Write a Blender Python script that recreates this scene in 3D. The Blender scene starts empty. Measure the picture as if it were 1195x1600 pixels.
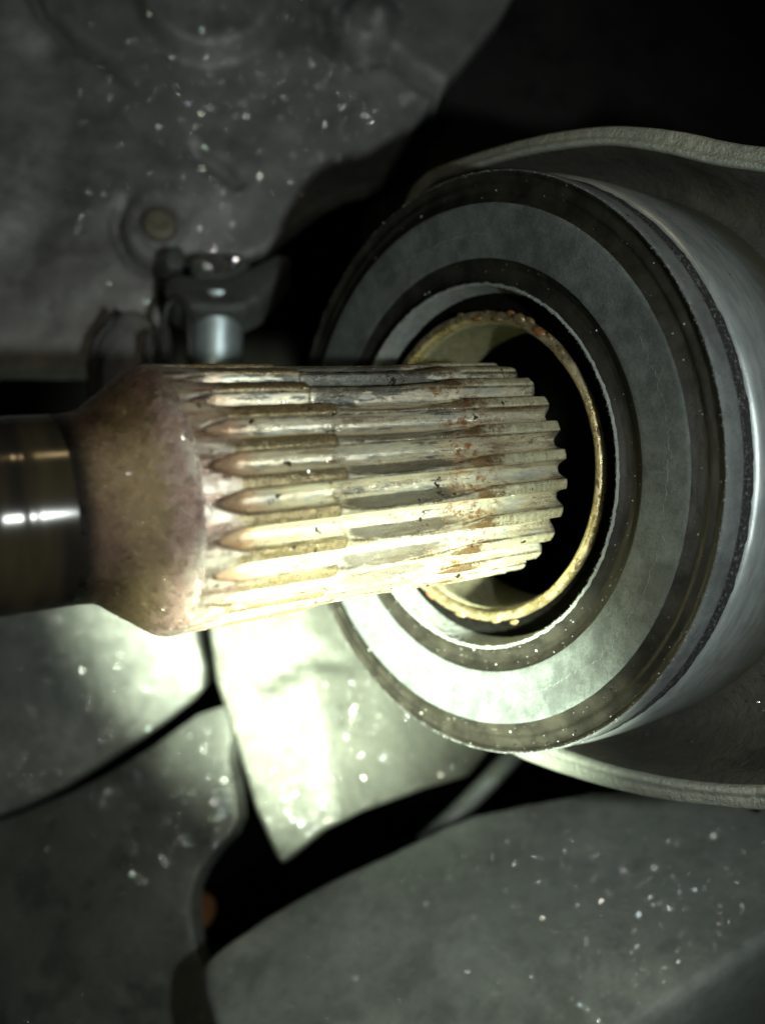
import bpy, bmesh, math, random
from mathutils import Vector, Matrix, noise as mnoise

random.seed(7)
MM = 0.001
scene = bpy.context.scene
C = scene.collection

# ------------------------------------------------------------------ camera
FPX, CX, CY = 1333.0, 597.5, 800.0            # focal length and centre in photo pixels (1195 x 1600)


def W(p):
    """millimetres seen from the camera (right, down, away) -> world metres"""
    return Vector((p[0], p[2], -p[1])) * MM


cam_d = bpy.data.cameras.new('camera')
cam_d.sensor_fit = 'VERTICAL'
cam_d.sensor_height = 36.0
cam_d.sensor_width = 27.0
cam_d.lens = 36.0 * FPX / 1600.0
cam_d.clip_start = 0.002
cam_d.clip_end = 20.0
cam_d.dof.use_dof = True
cam_d.dof.focus_distance = 0.094
cam_d.dof.aperture_fstop = cam_d.lens / 1.9
cam = bpy.data.objects.new('camera', cam_d)
cam.rotation_euler = (math.radians(90), 0, 0)
C.objects.link(cam)
scene.camera = cam

# ------------------------------------------------------------------ light: dark garage, phone flash, hand torch
world = bpy.data.worlds.new('World')
scene.world = world
world.use_nodes = True
world.node_tree.nodes['Background'].inputs[0].default_value = (0.75, 0.9, 1.0, 1)
world.node_tree.nodes['Background'].inputs[1].default_value = 0.006


def spot(name, pos, target, power, radius, size, blend, col):
    l = bpy.data.lights.new(name, 'SPOT')
    l.energy = power
    l.shadow_soft_size = radius * MM
    l.spot_size = math.radians(size)
    l.spot_blend = blend
    l.color = col
    o = bpy.data.objects.new(name, l)
    o.location = W(pos)
    o.rotation_euler = (W(target) - W(pos)).to_track_quat('-Z', 'Y').to_euler()
    C.objects.link(o)
    return o


spot('phone_flash', (42, 3, 2), (-20, 0, 115), 0.44, 1.8, 110, 0.7, (0.92, 1.0, 0.95))
spot('hand_torch', (4, 44, -5), (-8, 18, 142), 20.0, 4.0, 37, 1.0, (0.89, 1.0, 0.77))

spot('added_collar_light', (-50, -2, 2), (-15, 0, 110), 0.05, 1.8, 110, 0.7, (1.0, 0.96, 0.74))  # added weak light at the left, meant to put a highlight on the collar
spot('warm_work_lamp', (35, -189, 33), (-20, 0, 100), 0.09, 6.0, 60, 0.8, (1.0, 0.72, 0.35))

scene.view_settings.view_transform = 'Standard'
scene.view_settings.look = 'None'
scene.view_settings.exposure = 0
scene.view_settings.gamma = 1
scene.view_settings.use_curve_mapping = False
scene.cycles.use_denoising = True
scene.cycles.max_bounces = 6
scene.cycles.sample_clamp_indirect = 6

# ------------------------------------------------------------------ helpers: frames and meshes
AL, TI = 0.6, 0.101                             # direction of the shaft, seal and boss axis
SC = Vector((11.134, -5.209, 108.311))          # centre of the seal mouth
AD = Vector((math.cos(AL) * math.cos(TI), -math.sin(TI), math.sin(AL) * math.cos(TI)))
AV = Vector((math.sin(AL), 0, -math.cos(AL)))
AU = AD.cross(AV)


def rotW(v):
    return Vector((v[0], v[2], -v[1]))


AXM = Matrix((rotW(AD), rotW(AV), rotW(AU))).transposed().to_4x4()
AXM.translation = W(SC)

# the seal and its housing sit on an axis of their own: the shaft is half pulled out and hangs a little askew
SAL, STI = 0.698, 0.072
SS = Vector((10.613, -5.679, 112.0))
SD = Vector((math.cos(SAL) * math.cos(STI), -math.sin(STI), math.sin(SAL) * math.cos(STI)))
SV = Vector((math.sin(SAL), 0, -math.cos(SAL)))
SU = SD.cross(SV)
AXS = Matrix((rotW(SD), rotW(SV), rotW(SU))).transposed().to_4x4()
AXS.translation = W(SS)


def pix(px, py, z):
    return Vector(((px - CX) / FPX * z, (py - CY) / FPX * z, z))


def pix_axis(px, py, s):
    """photo pixel -> local coordinates on the plane at s mm along the axis"""
    r = Vector(((px - CX) / FPX, (py - CY) / FPX, 1))
    t = SD.dot(SS + SD * s) / SD.dot(r)
    q = r * t - SS
    return Vector((s, q.dot(SV), q.dot(SU)))


def mesh_obj(name, verts, faces, mat, parent=None, smooth=True, scale=MM):
    me = bpy.data.meshes.new(name)
    me.from_pydata([(v[0] * scale, v[1] * scale, v[2] * scale) for v in verts], [], faces)
    me.materials.append(mat)
    if smooth:
        me.polygons.foreach_set('use_smooth', [True] * len(me.polygons))
    me.update()
    o = bpy.data.objects.new(name, me)
    C.objects.link(o)
    if parent:
        o.parent = parent
    return o


def empty(name, matrix, label, cat, group=None):
    o = bpy.data.objects.new(name, None)
    o.empty_display_size = 0.01
    o.matrix_world = matrix
    C.objects.link(o)
    tag(o, label, cat, group)
    return o


def tag(o, label=None, cat=None, group=None, kind=None):
    if label: o['label'] = label
    if cat: o['category'] = cat
    if group: o['group'] = group
    if kind: o['kind'] = kind
    return o


def nz(x, y=0.0, z=0.0):
    return mnoise.noise(Vector((x, y, z)))


def fbm(x, y=0.0, z=0.0, o=4):
    return mnoise.fractal(Vector((x, y, z)), 1.0, 2.0, o)


def lathe(name, prof, mat, parent, seg=220, jit=None, smooth=True, closed=False):
    """prof: list of (s, R); jit(i, a, s, R) -> (ds, dR)"""
    vs, fs = [], []
    n = len(prof)
    for k in range(seg):
        a = 2 * math.pi * k / seg
        for i, (s, R) in enumerate(prof):
            if jit:
                ds, dr = jit(i, a, s, R)
                s, R = s + ds, R + dr
            vs.append((s, R * math.sin(a), R * math.cos(a)))
    m = n if closed else n - 1
    for k in range(seg):
        k2 = (k + 1) % seg
        for i in range(m):
            i2 = (i + 1) % n
            fs.append((k * n + i, k * n + i2, k2 * n + i2, k2 * n + i))
    return mesh_obj(name, vs, fs, mat, parent, smooth)


def interp(tab, x):
    if x <= tab[0][0]: return tab[0][1]
    for (a, b), (c, d) in zip(tab, tab[1:]):
        if x <= c: return b + (d - b) * (x - a) / (c - a)
    return tab[-1][1]


def sstep(a, b, x):
    t = min(1, max(0, (x - a) / (b - a)))
    return t * t * (3 - 2 * t)


def resample(prof, step):
    out = [prof[0]]
    for (a, b), (c, d) in zip(prof, prof[1:]):
        n = max(1, int(math.hypot(c - a, d - b) / step))
        for i in range(1, n + 1):
            out.append((a + (c - a) * i / n, b + (d - b) * i / n))
    return out


# ------------------------------------------------------------------ helpers: materials
class NT:
    def __init__(s, name):
        s.mat = bpy.data.materials.new(name)
        s.mat.use_nodes = True
        s.t = s.mat.node_tree
        s.b = s.t.nodes['Principled BSDF']
        tc = s.t.nodes.new('ShaderNodeTexCoord')
        vm = s.t.nodes.new('ShaderNodeVectorMath'); vm.operation = 'SCALE'
        s.t.links.new(tc.outputs['Object'], vm.inputs[0]); vm.inputs['Scale'].default_value = 1000
        s.co = vm.outputs[0]                     # object coordinates in mm

    def put(s, sock, val):
        if hasattr(val, 'is_linked') or hasattr(val, 'links'):
            s.t.links.new(val, sock)
        else:
            sock.default_value = val

    def noise(s, scale, detail=4, rough=0.6, stretch=None, co=None):
        n = s.t.nodes.new('ShaderNodeTexNoise')
        n.inputs['Scale'].default_value = scale
        n.inputs['Detail'].default_value = detail
        n.inputs['Roughness'].default_value = rough
        c = co or s.co
        if stretch:
            v = s.t.nodes.new('ShaderNodeVectorMath'); v.operation = 'MULTIPLY'
            s.t.links.new(c, v.inputs[0]); v.inputs[1].default_value = stretch
            c = v.outputs[0]
        s.t.links.new(c, n.inputs['Vector'])
        return n.outputs['Fac']

    def vor(s, scale, feature='F1', out='Distance'):
        n = s.t.nodes.new('ShaderNodeTexVoronoi')
        n.feature = feature
        n.inputs['Scale'].default_value = scale
        s.t.links.new(s.co, n.inputs['Vector'])
        return n.outputs[out]

    def ramp(s, x, stops):
        n = s.t.nodes.new('ShaderNodeValToRGB')
        e = n.color_ramp.elements
        while len(e) < len(stops): e.new(0.5)
        for k, (p, c) in enumerate(stops):
            e[k].position = p
            e[k].color = (c, c, c, 1) if isinstance(c, (int, float)) else (*c, 1)
        s.put(n.inputs[0], x)
        return n.outputs[0]

    def mr(s, x, a, b, c=0.0, d=1.0):
        n = s.t.nodes.new('ShaderNodeMapRange')
        n.interpolation_type = 'SMOOTHSTEP'
        s.put(n.inputs[0], x)
        for i, v in enumerate((a, b, c, d)): n.inputs[i + 1].default_value = v
        return n.outputs[0]

    def math(s, op, a, b=0.0):
        n = s.t.nodes.new('ShaderNodeMath'); n.operation = op
        s.put(n.inputs[0], a); s.put(n.inputs[1], b)
        return n.outputs[0]

    def mix(s, f, a, b, mode='MIX'):
        n = s.t.nodes.new('ShaderNodeMix'); n.data_type = 'RGBA'; n.blend_type = mode
        s.put(n.inputs[0], f)
        for i, v in ((6, a), (7, b)):
            if isinstance(v, tuple): v = (*v, 1)
            s.put(n.inputs[i], v)
        return n.outputs[2]

    def xyz(s):
        n = s.t.nodes.new('ShaderNodeSeparateXYZ')
        s.t.links.new(s.co, n.inputs[0])
        return n.outputs

    def radius(s):
        x = s.xyz()
        return s.math('SQRT', s.math('ADD', s.math('MULTIPLY', x[1], x[1]), s.math('MULTIPLY', x[2], x[2])))

    def bump(s, h, dist, strength=1.0):
        n = s.t.nodes.new('ShaderNodeBump')
        n.inputs['Strength'].default_value = strength
        n.inputs['Distance'].default_value = dist * MM
        s.put(n.inputs['Height'], h)
        s.t.links.new(n.outputs[0], s.b.inputs['Normal'])

    def out(s, col=None, rough=None, metal=None, spec=None):
        for k, v in (('Base Color', col), ('Roughness', rough), ('Metallic', metal), ('Specular IOR Level', spec)):
            if v is not None:
                if isinstance(v, tuple): v = (*v, 1)
                s.put(s.b.inputs[k], v)
        return s.mat


def m_casting(name, base, dust, rough=0.55, metal=0.35, dustlo=0.42, dusthi=0.7, grain=1.0):
    n = NT(name)
    big = n.noise(0.045, 5, 0.6)
    fine = n.noise(2.6, 5, 0.7)
    mid = n.noise(0.35, 5, 0.65)
    c = n.mix(n.mr(big, dustlo, dusthi), base, dust)
    c = n.mix(n.mr(mid, 0.35, 0.75, 0.0, 0.55), c, tuple(v * 0.62 for v in base))
    c = n.mix(n.mr(fine, 0.55, 0.75, 0, 0.4), c, tuple(min(1, v * 1.7) for v in dust))
    # oil stains and drag marks
    oil = n.mr(n.noise(0.085, 7, 0.72), 0.53, 0.6)
    c = n.mix(n.math('MULTIPLY', oil, 0.32), c, tuple(v * 0.4 for v in base))
    scr = n.mr(n.noise(1.0, 3, 0.6, (0.12, 0.5, 1.6)), 0.66, 0.72, 0, 0.35)
    c = n.mix(scr, c, tuple(min(1, v * 1.5) for v in dust))
    r = n.math('SUBTRACT', n.mr(mid, 0.3, 0.7, rough - 0.1, rough + 0.15), n.math('MULTIPLY', oil, 0.16))
    n.bump(n.math('ADD', n.math('MULTIPLY', fine, 0.8), n.noise(0.9, 4)), 0.22 * grain, 0.9)
    return n.out(c, r, metal)


M = {}
M['wall'] = m_casting('dusty_dark_casting', (0.2, 0.2, 0.2), (0.3, 0.3, 0.295), 0.48, 0.25, grain=0.6)
M['plate'] = m_casting('dusty_bright_casting', (0.18, 0.19, 0.172), (0.27, 0.28, 0.25), 0.42, 0.55)
M['rib'] = m_casting('bare_rib_casting', (0.10, 0.106, 0.09), (0.15, 0.152, 0.128), 0.4, 0.6)
M['lower'] = m_casting('dusty_lower_casting', (0.2, 0.22, 0.205), (0.3, 0.32, 0.295), 0.55, 0.1)
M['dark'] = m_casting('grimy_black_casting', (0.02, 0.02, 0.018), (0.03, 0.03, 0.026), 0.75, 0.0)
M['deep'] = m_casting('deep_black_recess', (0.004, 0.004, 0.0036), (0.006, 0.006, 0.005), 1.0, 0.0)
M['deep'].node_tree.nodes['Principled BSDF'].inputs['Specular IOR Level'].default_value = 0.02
M['bracket'] = m_casting('grey_bracket_steel', (0.085, 0.092, 0.09), (0.12, 0.128, 0.122), 0.5, 0.4)
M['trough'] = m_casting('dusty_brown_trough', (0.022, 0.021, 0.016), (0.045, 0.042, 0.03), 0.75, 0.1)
M['rim'] = m_casting('cast_flange_rim', (0.22, 0.235, 0.2), (0.33, 0.34, 0.28), 0.5, 0.4, grain=1.6)


def m_boss():
    n = NT('machined_boss_aluminium')
    x = n.xyz()
    st = n.noise(1.1, 4, 0.6, (1.0, 0.25, 0.25))
    big = n.noise(0.07, 4)
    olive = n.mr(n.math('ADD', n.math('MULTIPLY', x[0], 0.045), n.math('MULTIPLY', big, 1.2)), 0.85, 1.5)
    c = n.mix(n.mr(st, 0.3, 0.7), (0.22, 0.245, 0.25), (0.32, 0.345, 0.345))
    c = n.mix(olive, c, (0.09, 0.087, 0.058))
    fine = n.noise(5, 4, 0.7)
    c = n.mix(n.mr(fine, 0.62, 0.75, 0, 0.7), c, (0.10, 0.10, 0.09))
    n.bump(fine, 0.05, 0.6)
    return n.out(c, n.mr(big, 0.3, 0.7, 0.35, 0.5), 0.65)


M['boss'] = m_boss()


def m_rubber_dusty(name, base, dust, lo, hi, rough=0.85):
    n = NT(name)
    fine = n.noise(3.2, 6, 0.75)
    mid = n.noise(0.5, 5, 0.6)
    speck = n.noise(9, 3, 0.6)
    c = n.mix(n.mr(n.math('ADD', n.math('MULTIPLY', fine, 0.55), n.math('MULTIPLY', mid, 0.45)), lo, hi), base, dust)
    c = n.mix(n.mr(speck, 0.62, 0.72, 0, 0.5), c, tuple(min(1, v * 1.6) for v in dust))
    c = n.mix(n.mr(n.noise(0.11, 6, 0.7), 0.48, 0.62, 0, 0.55), c, tuple(v * 0.6 for v in base))
    c = n.mix(n.mr(n.noise(0.2, 6, 0.75), 0.58, 0.68, 0, 0.35), c, tuple(min(1, v * 1.25) for v in dust))
    n.bump(n.math('ADD', fine, n.math('MULTIPLY', speck, 0.5)), 0.09, 0.8)
    return n.out(c, rough, 0.0, 0.3)


M['seal_face'] = m_rubber_dusty('dusty_grey_rubber', (0.036, 0.042, 0.04), (0.085, 0.097, 0.092), 0.32, 0.7)
M['seal_side'] = m_rubber_dusty('dusty_side_rubber', (0.038, 0.042, 0.043), (0.078, 0.085, 0.085), 0.3, 0.7)
M['seal_lip'] = m_rubber_dusty('dusty_lip_rubber', (0.09, 0.10, 0.095), (0.18, 0.195, 0.18), 0.3, 0.65)


def m_rubber_dark():
    n = NT('dark_oily_rubber')
    fine = n.noise(2.4, 6, 0.75)
    mid = n.noise(0.28, 5, 0.6)
    c = n.mix(n.mr(mid, 0.35, 0.7), (0.007, 0.0065, 0.005), (0.015, 0.014, 0.010))
    c = n.mix(n.mr(fine, 0.6, 0.74, 0, 0.6), c, (0.035, 0.035, 0.027))
    n.bump(n.math('ADD', fine, n.math('MULTIPLY', mid, 2.0)), 0.08, 0.8)
    return n.out(c, n.mr(mid, 0.3, 0.7, 0.42, 0.6), 0.0, 0.16)


M['seal_dark'] = m_rubber_dark()


def m_groove():
    n = NT('black_grime_groove')
    f = n.noise(3, 6, 0.75)
    c = n.mix(n.mr(f, 0.52, 0.66), (0.008, 0.008, 0.008), (0.10, 0.105, 0.10))
    n.bump(f, 0.3, 1.0)
    return n.out(c, 0.8, 0.0, 0.3)


M['groove'] = m_groove()


def m_spline():
    n = NT('worn_rusty_spline_steel')
    x = n.xyz()
    s = x[0]
    r = n.radius()
    wob = n.noise(0.55, 4, 0.6)
    sw = n.math('ADD', s, n.math('MULTIPLY', n.math('SUBTRACT', wob, 0.5), 9.0))
    longi = n.noise(0.5, 5, 0.65, (0.12, 1.9, 1.9))          # streaks along the shaft
    patch = n.noise(0.8, 6, 0.66, (0.22, 1, 1))
    fine = n.noise(3.6, 6, 0.75)
    # groove flanks: pale oxidised steel, pinkish, blue-grey in patches
    gr = n.ramp(longi, [(0.28, (0.24, 0.19, 0.1)), (0.42, (0.57, 0.51, 0.37)), (0.55, (0.75, 0.71, 0.55)), (0.72, (0.47, 0.48, 0.43))])
    gr = n.mix(n.mr(patch, 0.52, 0.62, 0, 0.7), gr, (0.40, 0.44, 0.42))
    gr = n.mix(n.mr(patch, 0.44, 0.36, 0, 0.7), gr, (0.27, 0.19, 0.12))
    gr = n.mix(n.mr(sw, -34, -39, 0, 0.85), gr, (0.52, 0.34, 0.22))
    # worn middle: darker burnished with blue-black patches
    wornm = n.math('MULTIPLY', n.mr(sw, -27.5, -26.0), n.mr(sw, -10, -14.5))
    wc = n.ramp(longi, [(0.3, (0.15, 0.12, 0.085)), (0.5, (0.5, 0.44, 0.33)), (0.68, (0.34, 0.35, 0.32))])
    wc = n.mix(n.mr(patch, 0.55, 0.66, 0, 0.85), wc, (0.10, 0.12, 0.125))
    gr = n.mix(n.math('MULTIPLY', wornm, 0.35), gr, wc)
    an = n.t.nodes.new('ShaderNodeAttribute'); an.attribute_name = 'worn'
    gr = n.mix(n.mr(n.math('ADD', an.outputs['Fac'], n.math('MULTIPLY', n.math('SUBTRACT', patch, 0.5), 0.8)), 0.3, 0.55, 0, 0.85), gr,
               n.mix(n.mr(fine, 0.35, 0.65), (0.05, 0.04, 0.028), (0.14, 0.125, 0.1)))
    # rust zone before the clean tip
    rustm = n.math('MULTIPLY', n.mr(sw, -15, -11), n.mr(sw, -4, -8))
    gr = n.mix(n.math('MULTIPLY', rustm, n.mr(n.noise(0.9, 6, 0.75), 0.48, 0.62, 0, 0.9)), gr, (0.30, 0.135, 0.05))
    # dark greasy stains, mostly on the upper side and the worn middle
    upm = n.math('ADD', n.mr(x[2], -4, -12, 0.0, 0.17), n.math('MULTIPLY', wornm, 0.07))
    st = n.mr(n.math('ADD', n.noise(0.5, 6, 0.7, (0.2, 1, 1)), upm), 0.62, 0.69, 0, 0.85)
    gr = n.mix(st, gr, n.mix(n.mr(fine, 0.4, 0.65), (0.03, 0.034, 0.034), (0.16, 0.17, 0.165)))
    # top lands: brown-gold scale, pitted
    ld = n.ramp(fine, [(0.35, (0.055, 0.038, 0.015)), (0.5, (0.22, 0.172, 0.088)), (0.62, (0.4, 0.345, 0.22))])
    clean = n.mix(n.mr(n.noise(1.4, 3, 0.6, (2.5, 0.3, 0.3)), 0.3, 0.7), (0.55, 0.52, 0.34), (0.78, 0.74, 0.54))
    ld = n.mix(n.mr(sw, -9, -6), ld, clean)
    ld = n.mix(n.mr(sw, -36.5, -39.5), ld, n.mix(n.mr(patch, 0.4, 0.6), (0.27, 0.19, 0.145), (0.55, 0.5, 0.42)))
    ld = n.mix(n.math('MULTIPLY', rustm, n.mr(fine, 0.4, 0.6, 0.2, 0.9)), ld, (0.17, 0.085, 0.035))
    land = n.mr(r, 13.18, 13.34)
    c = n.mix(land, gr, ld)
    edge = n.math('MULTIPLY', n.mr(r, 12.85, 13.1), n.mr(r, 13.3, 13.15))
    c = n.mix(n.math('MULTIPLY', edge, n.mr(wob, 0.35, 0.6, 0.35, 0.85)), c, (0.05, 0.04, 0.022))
    # shiny burrs at the very start of the grooves, black pits
    c = n.mix(n.mr(n.math('MULTIPLY', n.noise(1.3, 2), n.noise(0.3, 2)), 0.4, 0.44, 0, 1), c, (0.03, 0.025, 0.018))
    c = n.mix(n.mr(fine, 0.66, 0.76, 0, 0.6), c, (0.65, 0.62, 0.5))
    c = n.mix(n.mr(n.noise(7, 4, 0.7), 0.38, 0.3, 0, 0.7), c, (0.06, 0.045, 0.025))
    n.bump(n.math('ADD', n.math('MULTIPLY', fine, 0.7), n.math('MULTIPLY', longi, 1.6)), 0.09, 0.9)
    rg = n.mr(patch, 0.3, 0.7, 0.22, 0.4)
    return n.out(c, rg, n.mr(fine, 0.35, 0.7, 0.7, 0.92))


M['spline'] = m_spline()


def m_collar():
    n = NT('brown_greasy_collar_steel')
    x = n.xyz()
    s = x[0]
    big = n.noise(0.16, 4, 0.55)
    fine = n.noise(3.0, 6, 0.75)
    mid = n.noise(0.8, 5, 0.65)
    c = n.mix(n.mr(big, 0.35, 0.65), (0.11, 0.068, 0.048), (0.17, 0.12, 0.07))
    sw = n.math('ADD', s, n.math('MULTIPLY', n.math('SUBTRACT', mid, 0.5), 5))
    c = n.mix(n.math('MULTIPLY', n.mr(sw, -48.2, -46.5), n.mr(sw, -43, -44.5, 0, 0.5)), c, (0.3, 0.22, 0.12))
    c = n.mix(n.mr(sw, -44.8, -43), c, (0.3, 0.2, 0.165))
    c = n.mix(n.math('MULTIPLY', n.mr(sw, -45.5, -43), n.mr(n.noise(5.5, 4, 0.7), 0.52, 0.64, 0, 0.55)), c, (0.48, 0.42, 0.36))
    c = n.mix(n.mr(n.math('ADD', sw, n.math('MULTIPLY', big, 6)), -40.5, -38.0, 0, 0.9), c, (0.5, 0.45, 0.38))
    c = n.mix(n.mr(fine, 0.6, 0.74, 0, 0.7), c, (0.5, 0.44, 0.36))
    c = n.mix(n.mr(fine, 0.42, 0.32, 0, 0.6), c, (0.07, 0.045, 0.028))
    c = n.mix(n.mr(s, -48.5, -50.6), c, (0.012, 0.01, 0.008))
    n.bump(n.math('ADD', n.math('MULTIPLY', fine, 1.6), n.math('MULTIPLY', mid, 1.2)), 0.14, 0.9)
    return n.out(c, n.mr(mid, 0.3, 0.7, 0.2, 0.34), 0.85)


M['collar'] = m_collar()


def m_rod():
    n = NT('black_polished_rod')
    f = n.noise(0.25, 3, 0.5, (1.0, 0.2, 0.2))
    g = n.noise(4, 5, 0.7)
    c = n.mix(n.mr(f, 0.4, 0.65), (0.008, 0.007, 0.006), (0.02, 0.016, 0.009))
    n.bump(n.math('ADD', n.math('MULTIPLY', f, 1.0), n.math('MULTIPLY', g, 0.15)), 0.05, 0.4)
    return n.out(c, n.mr(f, 0.35, 0.65, 0.13, 0.19), 0.0, 0.25)


M['rod'] = m_rod()


def m_ring():
    n = NT('yellow_plated_ring')
    p = n.noise(0.5, 5, 0.65)
    f = n.noise(3, 5, 0.7)
    c = n.mix(n.mr(p, 0.35, 0.65), (0.36, 0.29, 0.14), (0.6, 0.52, 0.32))
    c = n.mix(n.mr(n.noise(0.33, 5, 0.7), 0.6, 0.68, 0, 0.85), c, (0.25, 0.1, 0.03))
    c = n.mix(n.mr(f, 0.4, 0.3, 0, 0.6), c, (0.09, 0.06, 0.03))
    n.bump(n.math('ADD', f, n.math('MULTIPLY', p, 1.5)), 0.12, 0.8)
    return n.out(c, n.mr(p, 0.3, 0.7, 0.22, 0.42), 0.85)


M['ring'] = m_ring()


def m_simple(name, col, rough, metal, var=0.4, sc=1.5):
    n = NT(name)
    f = n.noise(sc, 5, 0.7)
    c = n.mix(n.mr(f, 0.3, 0.7), tuple(v * (1 - var) for v in col), tuple(min(1, v * (1 + var)) for v in col))
    n.bump(f, 0.1, 0.7)
    return n.out(c, rough, metal)


M['rust'] = m_simple('rust_crumb', (0.14, 0.062, 0.025), 0.35, 0.1)
M['bead'] = m_simple('brown_grease_bead', (0.11, 0.08, 0.04), 0.2, 0.2, 0.5, 2.5)
M['sleeve'] = m_simple('olive_bore_steel', (0.2, 0.19, 0.12), 0.5, 0.4)
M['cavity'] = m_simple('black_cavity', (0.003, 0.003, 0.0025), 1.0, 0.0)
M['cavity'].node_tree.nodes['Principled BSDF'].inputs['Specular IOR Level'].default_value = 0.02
M['pipe'] = m_simple('zinc_pipe', (0.5, 0.6, 0.63), 0.42, 0.7, 0.12, 0.4)
M['bolt'] = m_simple('yellow_passivated_bolt', (0.15, 0.142, 0.105), 0.6, 0.3)


def m_grit():
    n = NT('bright_metal_dust')
    v = n.vor(0.8, 'F1', 'Color')
    return n.out(n.mix(0.22, (0.9, 0.9, 0.88), v), 0.16, 1.0)


M['grit'] = m_grit()
M['lint'] = m_simple('pale_dust_lint', (0.2, 0.21, 0.19), 0.9, 0.0)
M['crack'] = m_simple('pale_dried_crack', (0.14, 0.158, 0.15), 0.8, 0.0, 0.5, 2.0)
M['black_crumb'] = m_simple('black_crumb', (0.012, 0.011, 0.01), 0.5, 0.0)


# ------------------------------------------------------------------ dust as real flakes
def flakes(name, spots, mat, parent, smin, smax, flat=0.35, rng=None, eye=False):
    """spots: (point mm, normal) in the parent's own frame; each flake is a small tilted bipyramid"""
    rng = rng or random
    vs, fs = [], []
    for p, nrm in spots:
        nrm = Vector(nrm).normalized()
        if eye: nrm = (nrm + (-Vector(p)).normalized() * 2.5).normalized()
        tilt = Vector((rng.gauss(0, 1), rng.gauss(0, 1), rng.gauss(0, 1))) * flat
        ax = (nrm + tilt).normalized()
        t = ax.orthogonal().normalized()
        t = Matrix.Rotation(rng.random() * 6.28, 3, ax) @ t
        b = ax.cross(t)
        r = smin + (smax - smin) * rng.random() ** 4
        q = Vector(p) + nrm * r * 0.25
        i = len(vs)
        for k in range(6):
            a = k * math.pi / 3
            rr = r * rng.uniform(0.9, 1.03)
            vs.append(q + t * (math.cos(a) * rr) + b * (math.sin(a) * rr))
        vs.append(q + ax * r * 0.12)
        vs.append(q - ax * r * 0.5)
        for k in range(6):
            k2 = (k + 1) % 6
            fs.append((i + k, i + k2, i + 6))
            fs.append((i + k2, i + k, i + 7))
    o = mesh_obj(name, vs, fs, mat, parent, smooth=False)
    o['kind'] = 'stuff'
    return o


# ================================================================== SETTING: the castings behind
def frame_from_plane(pts3):
    """pts3: three (px, py, depth); returns function (px, py) -> point mm on that plane, and its normal towards the camera"""
    a, b, c = [pix(*p) for p in pts3]
    n = (b - a).cross(c - a).normalized()
    if n.dot(a) > 0: n = -n

    def f(px, py):
        r = Vector(((px - CX) / FPX, (py - CY) / FPX, 1))
        return r * (n.dot(a) / n.dot(r))
    return f, n


def inside(poly, x, y):
    r = False
    for (x1, y1), (x2, y2) in zip(poly, poly[1:] + poly[:1]):
        if (y1 > y) != (y2 > y) and x < (x2 - x1) * (y - y1) / (y2 - y1) + x1:
            r = not r
    return r


def smooth_poly(poly, it=2):
    for _ in range(it):
        out = []
        for (a, b), (c, d) in zip(poly, poly[1:] + poly[:1]):
            out += [(a * .75 + c * .25, b * .75 + d * .25), (a * .25 + c * .75, b * .25 + d * .75)]
        poly = out
    return poly


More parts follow.
